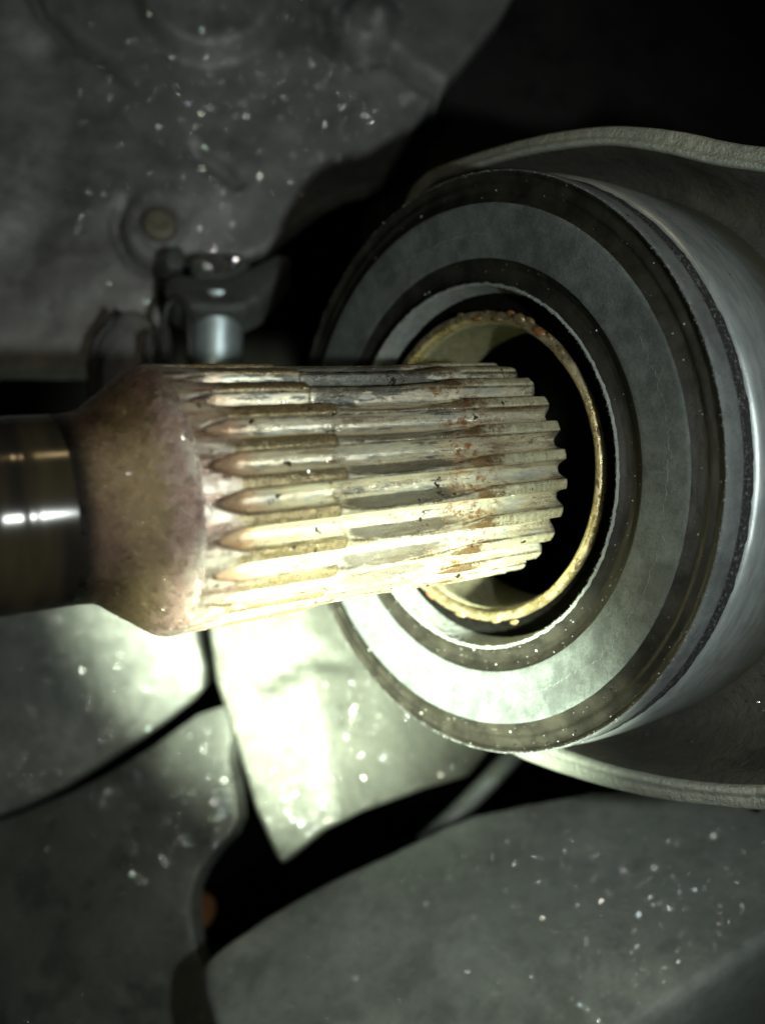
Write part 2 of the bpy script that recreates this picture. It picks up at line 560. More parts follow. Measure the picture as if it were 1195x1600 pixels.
def relief(name, poly, pts3, mat, thick, edge, bumpf=None, step=9.0, round_it=1, parent=None):
    """a casting: outline poly (photo pixels) on a plane, rounded edge, uneven face, real thickness.
    Built in world mm; bumpf(px, py) -> mm towards the camera."""
    f, n = frame_from_plane(pts3)
    outline = smooth_poly(poly, round_it)
    # resample outline
    pts = []
    for (a, b), (c, d) in zip(outline, outline[1:] + outline[:1]):
        m = max(1, int(math.hypot(c - a, d - b) / (step * 1.4)))
        for i in range(m):
            pts.append((a + (c - a) * i / m, b + (d - b) * i / m))
    bm = bmesh.new()
    # grid inside, clipped by distance to outline
    xs = [p[0] for p in pts]; ys = [p[1] for p in pts]
    ring = [bm.verts.new((x, y, 0)) for x, y in pts]
    bm.faces.new(ring)
    # slice into a grid so the face can be uneven
    gx = min(xs) + step * 3
    while gx < max(xs):
        bmesh.ops.bisect_plane(bm, geom=bm.verts[:] + bm.edges[:] + bm.faces[:], plane_co=(gx, 0, 0), plane_no=(1, 0, 0), dist=1e-4)
        gx += step * 3
    gy = min(ys) + step * 3
    while gy < max(ys):
        bmesh.ops.bisect_plane(bm, geom=bm.verts[:] + bm.edges[:] + bm.faces[:], plane_co=(0, gy, 0), plane_no=(0, 1, 0), dist=1e-4)
        gy += step * 3
    bmesh.ops.triangulate(bm, faces=bm.faces[:])
    bm.verts.ensure_lookup_table()
    bverts = {v for e in bm.edges if e.is_boundary for v in e.verts}
    loc = {}
    for v in bm.verts:
        px, py = v.co.x, v.co.y
        p = f(px, py)
        h = (bumpf(px, py) if bumpf else 0) + 0.18 * fbm(p.x * .08, p.y * .08, p.z * .08)
        loc[v] = p + n * h
    for v in bm.verts: v.co = loc[v]
    # rounded edge then the side wall
    bedges = [e for e in bm.edges if e.is_boundary]
    cen = sum((v.co for v in bverts), Vector()) / len(bverts)
    cur = bedges
    prof = [(0.3, 0.1), (0.36, 0.3), (0.26, 0.5), (0.08, 0.6)]
    loops = prof + [(0.0, 0.25 * thick / max(edge, .01)), (0.0, 0.75 * thick / max(edge, .01))]
    # outward direction per boundary vertex
    outd = {}
    for e in bedges:
        fc = e.link_faces[0]
        d = (e.verts[1].co - e.verts[0].co).normalized()
        o = d.cross(n)
        if o.dot(e.verts[0].co - fc.calc_center_median()) < 0: o = -o
        for v in e.verts: outd[v] = outd.get(v, Vector()) + o
    od = {v: o.normalized() for v, o in outd.items()}
    for w, dn in loops:
        r = bmesh.ops.extrude_edge_only(bm, edges=cur)
        nv = [g for g in r['geom'] if isinstance(g, bmesh.types.BMVert)]
        ne = [g for g in r['geom'] if isinstance(g, bmesh.types.BMEdge)]
        newod = {}
        for v in nv:
            src = None
            for e in v.link_edges:
                ov = e.other_vert(v)
                if ov in od: src = ov; break
            newod[v] = od[src]
            v.co = v.co + od[src] * w * edge - n * dn * edge
        od = newod
        cur = [e for e in ne if e.verts[0] in newod and e.verts[1] in newod]
    bmesh.ops.recalc_face_normals(bm, faces=bm.faces[:])
    me = bpy.data.meshes.new(name)
    bm.verts.ensure_lookup_table()
    for v in bm.verts: v.co = W(v.co)
    # make normals face the camera
    bm.normal_update()
    s = sum(fc.normal.dot(Vector(fc.calc_center_median())) * fc.calc_area() for fc in bm.faces)
    if s > 0: bmesh.ops.reverse_faces(bm, faces=bm.faces[:])
    bm.to_mesh(me); bm.free()
    me.materials.append(mat)
    me.polygons.foreach_set('use_smooth', [True] * len(me.polygons))
    o = bpy.data.objects.new(name, me)
    C.objects.link(o)
    if parent: o.parent = parent

    def surf(px, py):
        p = f(px, py)
        h = (bumpf(px, py) if bumpf else 0) + 0.18 * fbm(p.x * .08, p.y * .08, p.z * .08)
        return p + n * h, n
    return o, surf, outline


def world_flakes(name, surf, poly, clusters, parent, smin=.05, smax=.2, mat='grit', flat=0.17, seed=1):
    """clusters: (px, py, spread x, spread y, count)"""
    rng = random.Random(seed)
    sp = []
    for cx, cy, sx, sy, k in clusters:
        for _ in range(int(k * 5.0)):
            x, y = rng.gauss(cx, sx * 1.5), rng.gauss(cy, sy * 1.5)
            if inside(poly, x, y):
                p, n = surf(x, y)
                w = W(p) / MM
                sp.append((w, rotW(n)))
    return flakes(name, sp, M[mat], parent, smin, smax, flat, rng, True)


def gauss(x, y, cx, cy, sx, sy):
    return math.exp(-((x - cx) / sx) ** 2 - ((y - cy) / sy) ** 2)


def seg_dist(x, y, pts):
    best = 1e9
    for (a, b), (c, d) in zip(pts, pts[1:]):
        L = (c - a) ** 2 + (d - b) ** 2
        t = max(0, min(1, ((x - a) * (c - a) + (y - b) * (d - b)) / L))
        best = min(best, math.hypot(x - a - t * (c - a), y - b - t * (d - b)))
    return best


IDM = Matrix.Identity(4)

# deep backdrop of the engine bay: a bowed dark shell behind everything
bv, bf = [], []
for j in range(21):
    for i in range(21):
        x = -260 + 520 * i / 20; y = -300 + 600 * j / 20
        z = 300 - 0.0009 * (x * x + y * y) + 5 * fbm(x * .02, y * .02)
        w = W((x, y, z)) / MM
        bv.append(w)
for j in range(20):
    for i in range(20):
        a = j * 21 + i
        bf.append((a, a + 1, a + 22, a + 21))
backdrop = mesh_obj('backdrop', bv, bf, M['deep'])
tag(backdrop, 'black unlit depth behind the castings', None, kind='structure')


# upper wall
def wall_bump(x, y):
    h = 0.0
    # pillow bulging in from the top
    h += 5.0 * sstep(1.06, 0.9, math.hypot((x - 330) / 115, (y + 10) / 108))
    # crease at top left
    d = seg_dist(x, y, [(40, -40), (60, 10), (110, 60), (160, 90), (230, 150)])
    h -= 6.0 * math.exp(-(d / 8) ** 2) * sstep(240, 100, x)
    # curved black crease round the boss at the top
    d = seg_dist(x, y, [(470, -30), (500, 5), (508, 45), (525, 78), (560, 92), (610, 82), (640, 110), (690, 140)])
    h -= 7.0 * math.exp(-(d / 9) ** 2)
    h += 3.0 * sstep(52, 30, math.hypot(x - 578, y - 38)) + 2.5 * gauss(x, y, 588, 38, 14, 14)
    # shallow valley at the left
    d = seg_dist(x, y, [(60, 90), (95, 190), (85, 300), (30, 390)])
    h -= 2.8 * math.exp(-(d / 45) ** 2)
    # short dent
    d = seg_dist(x, y, [(305, 235), (345, 262), (372, 285)])
    h -= 3.4 * math.exp(-(d / 10) ** 2)
    h += 2.0 * math.exp(-(seg_dist(x, y, [(290, 285), (350, 310)]) / 40) ** 2)
    # round bolt boss
    rr = math.hypot(x - 252, y - 352)
    h += 1.0 * sstep(68, 46, rr)
    h -= 6.5 * math.exp(-((rr - 70) / 7) ** 2) * sstep(280, 230, x) * sstep(300, 345, y)
    h += 0.5 * fbm(x * .02, y * .02, 3.1)
    return h


wall_poly = [(-260, -260), (900, -260), (812, -20), (668, 150), (612, 245), (590, 280), (520, 300), (450, 350), (398, 396),
             (330, 392), (262, 398), (240, 420), (238, 470), (262, 520), (262, 574), (-260, 574)]
wall, wsurf, wout = relief('upper_casing_wall', wall_poly, [(0, 0, 174), (0, 560, 162), (600, 0, 188)], M['wall'], 3, 1.0, wall_bump, 2.4, 1)
tag(wall, 'dark dusty cast wall with creases and glittering specks above the shaft', 'casing wall', kind=None)
world_flakes('metal_dust', wsurf, wout,
             [(430, 120, 110, 50, 230), (520, 190, 90, 60, 230), (330, 130, 60, 30, 60), (300, 300, 60, 40, 70), (60, 90, 60, 80, 40),
              (350, 415, 30, 20, 30), (300, 250, 250, 200, 120), (230, 30, 30, 15, 10)], wall, .055, .17, seed=3)

# bolt seated in the boss of the wall
bp, bn = wsurf(252, 360)


def disc_frame(p, n):
    z = rotW(n).normalized()
    x = z.orthogonal().normalized()
    m = Matrix((x, z.cross(x), z)).transposed().to_4x4()
    m.translation = W(p)
    return m


bolt = empty('bolt', disc_frame(bp, bn), 'yellowish round bolt head seated in the dark wall boss', 'bolt')


def zlathe(name, prof, mat, parent, seg=40, sq=None):
    vs, fs = [], []
    n = len(prof)
    for k in range(seg):
        a = 2 * math.pi * k / seg
        for r, z in prof:
            vs.append((r * math.cos(a), r * math.sin(a), z))
    for k in range(seg):
        k2 = (k + 1) % seg
        for i in range(n - 1):
            fs.append((k * n + i, k * n + i + 1, k2 * n + i + 1, k2 * n + i))
    return mesh_obj(name, vs, fs, mat, parent)


zlathe('washer', [(4.6, -1), (4.6, .1), (4.3, .3), (3.4, .3)], M['wall'], bolt)
zlathe('head', [(3.5, .5), (3.5, 1.6), (3.1, 2.2), (2.0, 2.6), (0.9, 2.3), (0.01, 2.3)], M['bolt'], bolt)

# dark panel running away at the upper right
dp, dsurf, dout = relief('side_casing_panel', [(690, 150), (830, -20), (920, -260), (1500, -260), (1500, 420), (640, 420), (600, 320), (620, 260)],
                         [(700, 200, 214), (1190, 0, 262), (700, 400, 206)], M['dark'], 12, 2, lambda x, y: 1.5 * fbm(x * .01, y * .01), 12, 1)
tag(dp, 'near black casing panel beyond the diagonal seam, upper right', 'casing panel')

# bracket with its tab, zinc pipe and clip below the bolt
br, brs, _ = relief('bracket', [(264, 428), (330, 440), (380, 428), (455, 392), (425, 432), (392, 470), (330, 476), (270, 466)],
                    [(270, 430, 160), (450, 400, 166), (330, 476, 157)], M['bracket'], 5, 1.2, None, 5, 1)
tag(br, 'grey curved bracket shelf above the bright pipe stub', 'bracket')
tb, tbs, tbo = relief('tab', [(302, 394), (392, 400), (372, 424), (330, 434), (304, 426)],
                      [(300, 394, 163), (390, 400, 165), (330, 434, 161)], M['bracket'], 3, .8, None, 5, 1, parent=br)
nb, _, _ = relief('nub', [(264, 388), (284, 388), (286, 412), (264, 414)], [(264, 388, 162), (284, 388, 163), (264, 414, 161)],
                  M['bracket'], 3, .8, None, 4, 1, parent=br)
world_flakes('metal_dust', tbs, tbo, [(345, 412, 22, 9, 22), (330, 415, 10, 8, 8)], br, .1, .26, seed=5)


def tube_px(name, pts, rad, mat, parent=None, seg=20, world=True):
    """tube through (px, py, depth) points, radius mm"""
    ps = [W(pix(*p)) / MM for p in pts]
    vs, fs = [], []
    n = len(ps)
    for i, p in enumerate(ps):
        t = (ps[min(n - 1, i + 1)] - ps[max(0, i - 1)]).normalized()
        ref = Vector((0, 1, 0)) if abs(t.y) < .9 else Vector((1, 0, 0))
        a = t.cross(ref).normalized(); b = t.cross(a)
        r = rad[i] if isinstance(rad, (list, tuple)) else rad
        for k in range(seg):
            th = 2 * math.pi * k / seg
            vs.append(p + a * (math.cos(th) * r) + b * (math.sin(th) * r))
    for i in range(n - 1):
        for k in range(seg):
            k2 = (k + 1) % seg
            fs.append((i * seg + k, i * seg + k2, (i + 1) * seg + k2, (i + 1) * seg + k))
    fs.append(tuple(range(seg))); fs.append(tuple(range((n - 1) * seg, n * seg)))
    return mesh_obj(name, vs, fs, mat, parent)


pipe = tube_px('pipe_stub', [(340, 462, 163), (340, 472, 163), (340, 500, 163), (339, 560, 164), (338, 700, 166)], [4.3, 4.8, 4.8, 4.7, 4.7], M['pipe'], None, 36)
tag(pipe, 'bright zinc coated pipe stub standing under the grey bracket', 'pipe')
clip = empty('clip', IDM, 'small dark grey wire clip left of the bright pipe stub', 'clip')
tube_px('loop', [(258, 640, 157), (258, 560, 157), (256, 500, 157), (262, 476, 157), (276, 466, 157), (290, 476, 157), (296, 500, 157), (297, 640, 157)], .75, M['black_crumb'], clip, 12)
tube_px('arm', [(228, 680, 156), (228, 560, 156), (232, 525, 156), (246, 515, 156)], .7, M['black_crumb'], clip, 12)
tube_px('arm', [(150, 690, 158), (142, 570, 158), (152, 530, 158), (172, 505, 158), (186, 484, 158)], .8, M['black_crumb'], clip, 12)
lug, _, _ = relief('lug', [(160, 520), (200, 492), (232, 520), (238, 760), (150, 760)], [(160, 520, 165), (232, 520, 163), (160, 700, 162)],
                   M['wall'], 5, 2.0, lambda x, y: 2 * gauss(x, y, 200, 560, 40, 80), 6, 1, parent=clip)

# lower left castings
def plate_bump(x, y):
    h = 0.35 * fbm(x * .02, y * .02, 8)
    h += 5.0 * sstep(120, 330, x) * 0.0
    return h


P1 = [(-260, 860), (290, 860), (298, 985), (318, 1064), (292, 1096), (186, 1172), (70, 1245), (-60, 1290), (-260, 1330)]
plate1, p1s, p1o = relief('upper_plate', P1, [(0, 950, 202), (330, 1070, 206), (0, 1300, 197)], M['plate'], 12, 1.2, plate_bump, 9, 1)
tag(plate1, 'brightly lit grey casting plate directly under the black rod', 'casting plate')
world_flakes('metal_dust', p1s, p1o, [(150, 1130, 70, 60, 120), (100, 1200, 60, 30, 50), (20, 1010, 25, 50, 20), (100, 1060, 50, 60, 40)], plate1, .06, .2, seed=11)

P2 = [(346, 1092), (362, 1142), (352, 1180), (366, 1240), (368, 1290), (330, 1330), (302, 1372), (292, 1420), (302, 1480), (330, 1560), (380, 1760),
      (-260, 1760), (-260, 1346), (-60, 1304), (74, 1258), (200, 1196)]


def plate2_bump(x, y):
    h = 0.35 * fbm(x * .02, y * .02, 2)
    d = seg_dist(x, y, [(150, 1600), (240, 1550), (320, 1520)])
    h -= 1.6 * math.exp(-(d / 12) ** 2)
    return h


plate2, p2s, p2o = relief('lower_plate', P2, [(0, 1350, 195), (350, 1100, 186), (100, 1600, 178)], M['plate'], 4, 0.25, plate2_bump, 9, 1)
tag(plate2, 'grey dusty casting plate at bottom left with scattered round glints', 'casting plate')
world_flakes('metal_dust', p2s, p2o, [(265, 1260, 50, 40, 150), (280, 1340, 30, 20, 50), (340, 1225, 15, 30, 25), (150, 1450, 120, 90, 60), (120, 1560, 80, 40, 40), (250, 1520, 20, 12, 8)],
             plate2, .06, .2, seed=12)

# bent rib and the facet right of it (one casting)
P3 = [(318, 880), (640, 880), (700, 1060), (860, 1170), (800, 1192), (660, 1228), (560, 1262), (500, 1292), (441, 1342), (405, 1260), (372, 1150), (343, 1060)]


def rib_bump(x, y):
    fold = 478 + (y - 1000) * 0.16
    h = -0.085 * max(0.0, x - fold) - 0.03 * max(0.0, x - fold - 120)
    d = seg_dist(x, y, [(408, 1066), (440, 1042), (486, 1024), (560, 1012)])
    h -= 3.0 * math.exp(-(d / 9) ** 2)
    h += 0.2 * fbm(x * .02, y * .02, 5)
    return h


rib, rs, ro = relief('bent_rib', P3, [(340, 1000, 172), (440, 1340, 160), (480, 1000, 171)], M['rib'], 10, 1.0, rib_bump, 6, 0)
tag(rib, 'brightly lit folded casting rib pointing down between two dark gaps', 'casting rib')
world_flakes('metal_dust', rs, ro, [(480, 1245, 25, 20, 30), (440, 1270, 20, 20, 12), (600, 1140, 60, 50, 30), (580, 1080, 15, 20, 10)], rib, .06, .18, seed=13)

# lower right casting
P4 = [(322, 1515), (345, 1492), (445, 1432), (550, 1380), (640, 1332), (720, 1284), (820, 1262), (960, 1236), (1150, 1262), (1420, 1270), (1420, 1330), (1230, 1425), (1080, 1525), (960, 1590),
      (860, 1760), (390, 1760), (356, 1620)]


def low_bump(x, y):
    h = 0.4 * fbm(x * .015, y * .015, 9)
    d = seg_dist(x, y, [(1176, 1260), (1172, 1330), (1182, 1440)])
    h -= 1.8 * math.exp(-(d / 10) ** 2)
    h += 2.5 * gauss(x, y, 620, 1420, 260, 90)
    return h


low, ls, lo_ = relief('lower_casting', P4, [(450, 1420, 158), (1100, 1280, 150), (600, 1600, 132)], M['lower'], 30, 1.8, low_bump, 9, 1)
tag(low, 'broad dark grey casting at bottom right sprinkled with bright specks', 'casting')
world_flakes('metal_dust', ls, lo_, [(1000, 1390, 90, 60, 220), (1040, 1430, 60, 50, 120), (800, 1380, 150, 70, 160), (900, 1500, 150, 60, 90), (640, 1350, 60, 20, 40), (560, 1480, 120, 80, 40), (920, 1290, 50, 25, 40)],
             low, .045, .14, seed=14)
strut = tube_px('strut', [(660, 1320, 170), (710, 1275, 172), (760, 1225, 174), (830, 1150, 178)], 2.0, M['bracket'], None, 18)
tag(strut, 'blurred grey strut bridging the dark gap below the seal', 'strut')
crumb, _, _ = relief('rusty_plug', [(308, 1396), (330, 1400), (336, 1420), (320, 1450), (304, 1440)], [(308, 1396, 196), (336, 1420, 196), (304, 1440, 192)], M['rust'], 5, 1.2, None, 5, 1)
tag(crumb, 'small rusty brown plug deep in the dark pocket', 'plug')

# ================================================================== BEARING HOUSING
hs = empty('bearing_housing', AXS, 'silver round bearing housing with a wavy cast flange behind the seal', 'housing')
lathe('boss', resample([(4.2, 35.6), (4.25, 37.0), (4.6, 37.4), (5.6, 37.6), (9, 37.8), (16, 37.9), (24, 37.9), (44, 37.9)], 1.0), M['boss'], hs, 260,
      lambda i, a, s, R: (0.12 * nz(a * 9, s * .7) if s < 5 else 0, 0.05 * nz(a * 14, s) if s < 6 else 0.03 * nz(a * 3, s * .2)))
lathe('casing_groove', resample([(2.0, 36.9), (2.4, 36.35), (2.9, 36.15), (3.2, 36.95), (3.8, 37.1), (4.1, 36.5), (4.3, 35.5)], .25), M['groove'], hs, 420,
      lambda i, a, s, R: (0.15 * nz(a * 30, s * 3), 0.12 * fbm(a * 26, s * 2, 4)))
lathe('bore_sleeve', resample([(2.9, 19.4), (3.05, 18.9), (3.6, 18.75), (14.5, 18.7), (15.5, 19.5), (16, 24)], .8), M['sleeve'], hs, 200)
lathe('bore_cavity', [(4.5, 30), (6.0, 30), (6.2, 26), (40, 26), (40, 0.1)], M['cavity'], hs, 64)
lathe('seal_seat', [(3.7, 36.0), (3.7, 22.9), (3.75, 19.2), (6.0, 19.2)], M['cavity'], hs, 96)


def flange():
    S0 = 12.0
    outer = [(660, 273), (720, 246), (796, 222), (870, 205), (946, 196), (1010, 198), (1072, 206), (1130, 219), (1195, 228), (1290, 232), (1420, 215), (1700, 380),
             (1800, 760), (1640, 1120), (1420, 1240), (1300, 1268), (1195, 1268), (1100, 1260), (1000, 1245), (900, 1218), (800, 1180), (740, 1130), (640, 1000), (596, 760), (604, 480), (626, 330)]
    inner = [(672, 288), (726, 268), (796, 247), (870, 233), (941, 226), (1000, 232), (1047, 241), (1110, 256), (1195, 268), (1290, 274), (1400, 268), (1640, 410),
             (1720, 760), (1590, 1080), (1400, 1195), (1300, 1224), (1195, 1228), (1100, 1224), (1000, 1208), (900, 1180), (815, 1145), (752, 1100), (660, 980), (620, 760), (626, 490), (645, 345)]

    def dense(pl):
        o = []
        n = len(pl)
        for i in range(n):
            p0, p1, p2, p3 = [Vector(pl[(i + k) % n]) for k in (-1, 0, 1, 2)]
            for j in range(10):
                t = j / 10
                o.append(0.5 * ((2 * p1) + (p2 - p0) * t + (2 * p0 - 5 * p1 + 4 * p2 - p3) * t * t + (3 * p1 - p0 - 3 * p2 + p3) * t ** 3))
        return o
    O = [pix_axis(p[0], p[1], S0) for p in dense(outer)]
    I = [pix_axis(p[0], p[1], S0) for p in dense(inner)]
    n = len(O)
    rows = []
    # outer back, outer front edge, face, ridge line, inner edge, inner wall, floor
    prof = [(0.0, 9.0, 1), (0.0, 1.0, 1), (0.02, 0.35, 1), (0.12, 0.05, 0), (0.45, 0.0, 0), (0.62, -0.1, 0), (0.70, -0.45, 0), (0.86, -0.5, 0), (0.97, -0.1, 0), (1.0, 0.5, 0)]
    vs, fs = [], []
    for (t, ds, _) in prof:
        for k in range(n):
            p = O[k].lerp(I[k], t)
            j = 0.10 * fbm(k * .35, t * 5, 2)
            p = p + Vector((ds + j, 0, 0))
            vs.append(p)
    m = len(prof)
    for i in range(m - 1):
        for k in range(n):
            k2 = (k + 1) % n
            fs.append((i * n + k, (i + 1) * n + k, (i + 1) * n + k2, i * n + k2))
    mesh_obj('flange_rim', vs, fs, M['rim'], hs)
    # trough between rim and boss: dished
    vs, fs = [], []
    prof = [(0.0, 0.5), (0.05, 1.5), (0.14, 4.5), (0.3, 8.5), (0.55, 10.5), (0.85, 11), (1.0, 10)]
    for t, ds in prof:
        for k in range(n):
            p = I[k].copy()
            r = math.hypot(p.y, p.z)
            tgt = Vector((p.x, p.y / r * 37.4, p.z / r * 37.4))
            q = p.lerp(tgt, t) + Vector((ds + 0.25 * fbm(k * .1, t * 3), 0, 0))
            vs.append(q)
    for i in range(len(prof) - 1):
        for k in range(n):
            k2 = (k + 1) % n
            fs.append((i * n + k, (i + 1) * n + k, (i + 1) * n + k2, i * n + k2))
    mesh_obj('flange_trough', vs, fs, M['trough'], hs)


flange()

# ================================================================== OIL SEAL
seal = empty('oil_seal', AXS, 'large dusty black rubber oil seal ring around the splined shaft tip', 'oil seal')


def lipj(i, a, s, R):
    k = fbm(a * 34, s * 2, 1) * 0.13 + 0.05 * nz(a * 90, s)
    return (0.06 * nz(a * 40, R), k if s < 0.8 else k * .4)


lathe('lip', resample([(3.6, 22.75), (2.6, 22.95), (1.5, 23.15), (0.5, 23.32), (0.12, 23.4), (0.0, 23.5), (0.08, 23.6), (0.22, 23.75)], .22), M['seal_lip'], seal, 620, lipj)
lathe('inner_band', resample([(0.22, 23.75), (0.7, 24.3), (0.95, 24.9), (0.9, 25.6), (0.35, 26.4), (0.04, 26.7)], .15), M['seal_dark'], seal, 360,
      lambda i, a, s, R: (0.03 * nz(a * 20, R * 2), 0.03 * nz(a * 25, R)))
lathe('face_ring', resample([(0.04, 26.7), (-0.08, 26.9), (-0.6, 29.6), (-1.15, 32.5), (-1.2, 32.92), (-1.12, 33.1)], .5), M['seal_face'], seal, 300,
      lambda i, a, s, R: (0.04 * nz(a * 6, R * .5), 0.03 * nz(a * 30, R)))
lathe('outer_band', resample([(-1.12, 33.1), (-0.85, 33.6), (-0.5, 34.4), (-0.5, 34.75), (-0.72, 34.95), (-0.7, 35.2), (-0.5, 35.8), (-0.6, 36.2), (-0.98, 36.5), (-1.05, 36.72)], .15),
      M['seal_dark'], seal, 420, lambda i, a, s, R: (0.05 * fbm(a * 22, R * 1.5), 0.04 * fbm(a * 28, R)))
lathe('side_wall', resample([(-1.05, 36.72), (-0.85, 36.92), (-0.5, 37.0), (1.0, 37.05), (1.9, 37.03), (2.0, 36.85)], .25), M['seal_side'], seal, 420,
      lambda i, a, s, R: (0, 0.06 * fbm(a * 40, s * 2)))


def crack_ribbon(R0, a0, a1, amp, seed, wid):
    rng = random.Random(seed)
    vs, fs = [], []
    n = int((a1 - a0) * 130)
    off = 0
    for i in range(n + 1):
        a = a0 + (a1 - a0) * i / n
        off = off * .8 + rng.gauss(0, amp)
        R = R0 + off + 0.35 * nz(a * 3, seed)
        w = wid * max(.1, (.55 + .9 * nz(i * .23, seed)))
        s = interp([(26.9, -.08), (29.6, -.6), (32.5, -1.15)], R) - 0.035
        for rr, ds in ((R - w, .06), (R, -0.02), (R + w, .06)):
            vs.append((s + ds, rr * math.sin(a), rr * math.cos(a)))
        if i:
            b = (i - 1) * 3
            fs += [(b, b + 1, b + 4, b + 3), (b + 1, b + 2, b + 5, b + 4)]
    return mesh_obj('crack', vs, fs, M['crack'], seal)


crack_ribbon(29.9, -0.75, 0.62, .16, 3, .025)
crack_ribbon(30.2, 0.7, 2.05, .15, 4, .016)
crack_ribbon(29.6, 2.9, 3.5, .08, 6, .03)

# lint along the frayed edges and specks on the dark bands
rng = random.Random(21)
vs, fs = [], []


def lint_hair(s, R, a, L, out):
    p = Vector((s, R * math.sin(a), R * math.cos(a)))
    d = Vector((rng.gauss(-.4, .6), 0, 0)) + Vector((0, math.sin(a), math.cos(a))) * rng.gauss(out, .6) + Vector((0, math.cos(a), -math.sin(a))) * rng.gauss(0, .8)
    d.normalize()
    t = d.orthogonal().normalized() * 0.022
    q = p + d * L * .5 + Vector((rng.gauss(0, .04), rng.gauss(0, .04), rng.gauss(0, .04)))
    e = q + (d + Vector((rng.gauss(0, .5), rng.gauss(0, .5), rng.gauss(0, .5)))).normalized() * L * .5
    i = len(vs)
    vs.extend([p - t, p + t, q - t, q + t, e])
    fs.extend([(i, i + 1, i + 3, i + 2), (i + 2, i + 3, i + 4)])


for k in range(2600):
    a = rng.random() * 6.283
    lint_hair(0.02 + rng.random() * .15, 23.48 + rng.random() * .2, a, rng.uniform(.1, .38), -.6)
for k in range(1500):
    a = rng.random() * 6.283
    lint_hair(-1.0, 36.6 + rng.random() * .2, a, rng.uniform(.08, .3), .3)
lint = mesh_obj('lint', vs, fs, M['lint'], seal, smooth=False)
lint['kind'] = 'stuff'
sp = []
for k in range(420):
    a = rng.gauss(0, 1.1) if k % 2 else rng.random() * 6.283
    R = rng.choice([rng.uniform(24.0, 26.5), rng.uniform(33.3, 36.5)])
    s = interp([(23.75, .22), (24.3, .7), (24.9, .95), (25.6, .9), (26.4, .35), (26.7, .04), (33.1, -1.12), (33.6, -.85), (34.4, -.5), (34.95, -.72), (35.8, -.5), (36.7, -1.05)], R) - .02
    sp.append(((s, R * math.sin(a), R * math.cos(a)), (-1, 0, 0)))
flakes('dust_specks', sp, M['lint'], seal, .03, .15, .5, rng)
sp = []
for k in range(60):
    a = rng.random() * 6.283
    s = rng.uniform(-.6, 1.8)
    sp.append(((s, 37.06 * math.sin(a), 37.06 * math.cos(a)), (0, math.sin(a), math.cos(a))))
for k in range(40):
    a = rng.gauss(.3, .6)
    R = rng.uniform(33.4, 36.4)
    sp.append(((-.75, R * math.sin(a), R * math.cos(a)), (-1, 0, 0)))
flakes('metal_dust', sp, M['grit'], seal, .04, .16, .4, rng)
sp = []
for k in range(240):
    a = rng.random() * 6.283
    s = rng.choice([rng.uniform(4.8, 6.5), rng.uniform(5, 30)])
    sp.append(((s, 37.9 * math.sin(a), 37.9 * math.cos(a)), (0, math.sin(a), math.cos(a))))
for k in range(200):
    a = rng.uniform(-.3, 1.2)
    R = rng.uniform(37, 44)
    sp.append(((21 - abs(R - 40) * .4, R * math.sin(a), R * math.cos(a)), (-1, 0, 0)))
flakes('metal_dust', sp, M['grit'], hs, .04, .15, .4, rng)

# ================================================================== RETAINING RING in the mouth
rg = empty('retaining_ring', AXS, 'thin yellowish metal ring with rust crumbs inside the seal mouth', 'ring')
lathe('band', resample([(3.2, 19.0), (2.4, 19.1), (1.95, 19.3), (1.72, 19.7), (1.78, 20.1), (2.1, 20.4), (2.5, 20.45), (3.1, 20.2)], .2), M['ring'], rg, 300,
      lambda i, a, s, R: (0.05 * fbm(a * 8, R), 0.07 * fbm(a * 6, R * .6, 7)))


def blob(name, s, R, a, r, mat, parent, seed):
    bm = bmesh.new()
    bmesh.ops.create_icosphere(bm, subdivisions=2, radius=r)
    for v in bm.verts:
        v.co *= 1 + .4 * fbm(v.co.x * 1.6 / r + seed, v.co.y * 1.6 / r, v.co.z * 1.6 / r)
        v.co.x *= .6
        v.co = Matrix.Rotation(-a, 3, 'X') @ Vector((v.co.x, v.co.y * 1.7, v.co.z * .8))
        v.co += Vector((s, R * math.sin(a), R * math.cos(a)))
        v.co *= MM
    me = bpy.data.meshes.new(name)
    bm.to_mesh(me); bm.free()
    me.materials.append(mat)
    me.polygons.foreach_set('use_smooth', [True] * len(me.polygons))
    o = bpy.data.objects.new(name, me)
    C.objects.link(o)
    o.parent = parent
    return o


rng = random.Random(5)
crumbs = [(3.5, .4), (3.32, .55), (3.2, .35), (3.05, .6), (2.96, .4), (2.86, .7), (2.76, .45), (2.68, .8), (2.6, .5), (2.5, .7), (2.42, .4), (2.3, .5), (2.05, .3), (1.74, .35),
          (1.44, .55), (1.38, .35), (1.1, .3), (0.93, .45), (.6, .3), (.28, .45), (.12, .55), (-.05, .4), (-.2, .6), (-.35, .5), (-.5, .6)]
for i, (a, r) in enumerate(crumbs):
    blob('grease_bead' if i % 3 else 'rust_crumb', 2.0, 20.2 + rng.gauss(0, .3), a, r, M['bead'] if i % 3 else M['rust'], rg, i * 3.1)
sp = [((1.72, 19.7 * math.sin(a), 19.7 * math.cos(a)), (-1, 0, 0)) for a in [rng.random() * 6.283 for _ in range(90)]]
flakes('metal_dust', sp, M['grit'], rg, .05, .16, .5, rng)

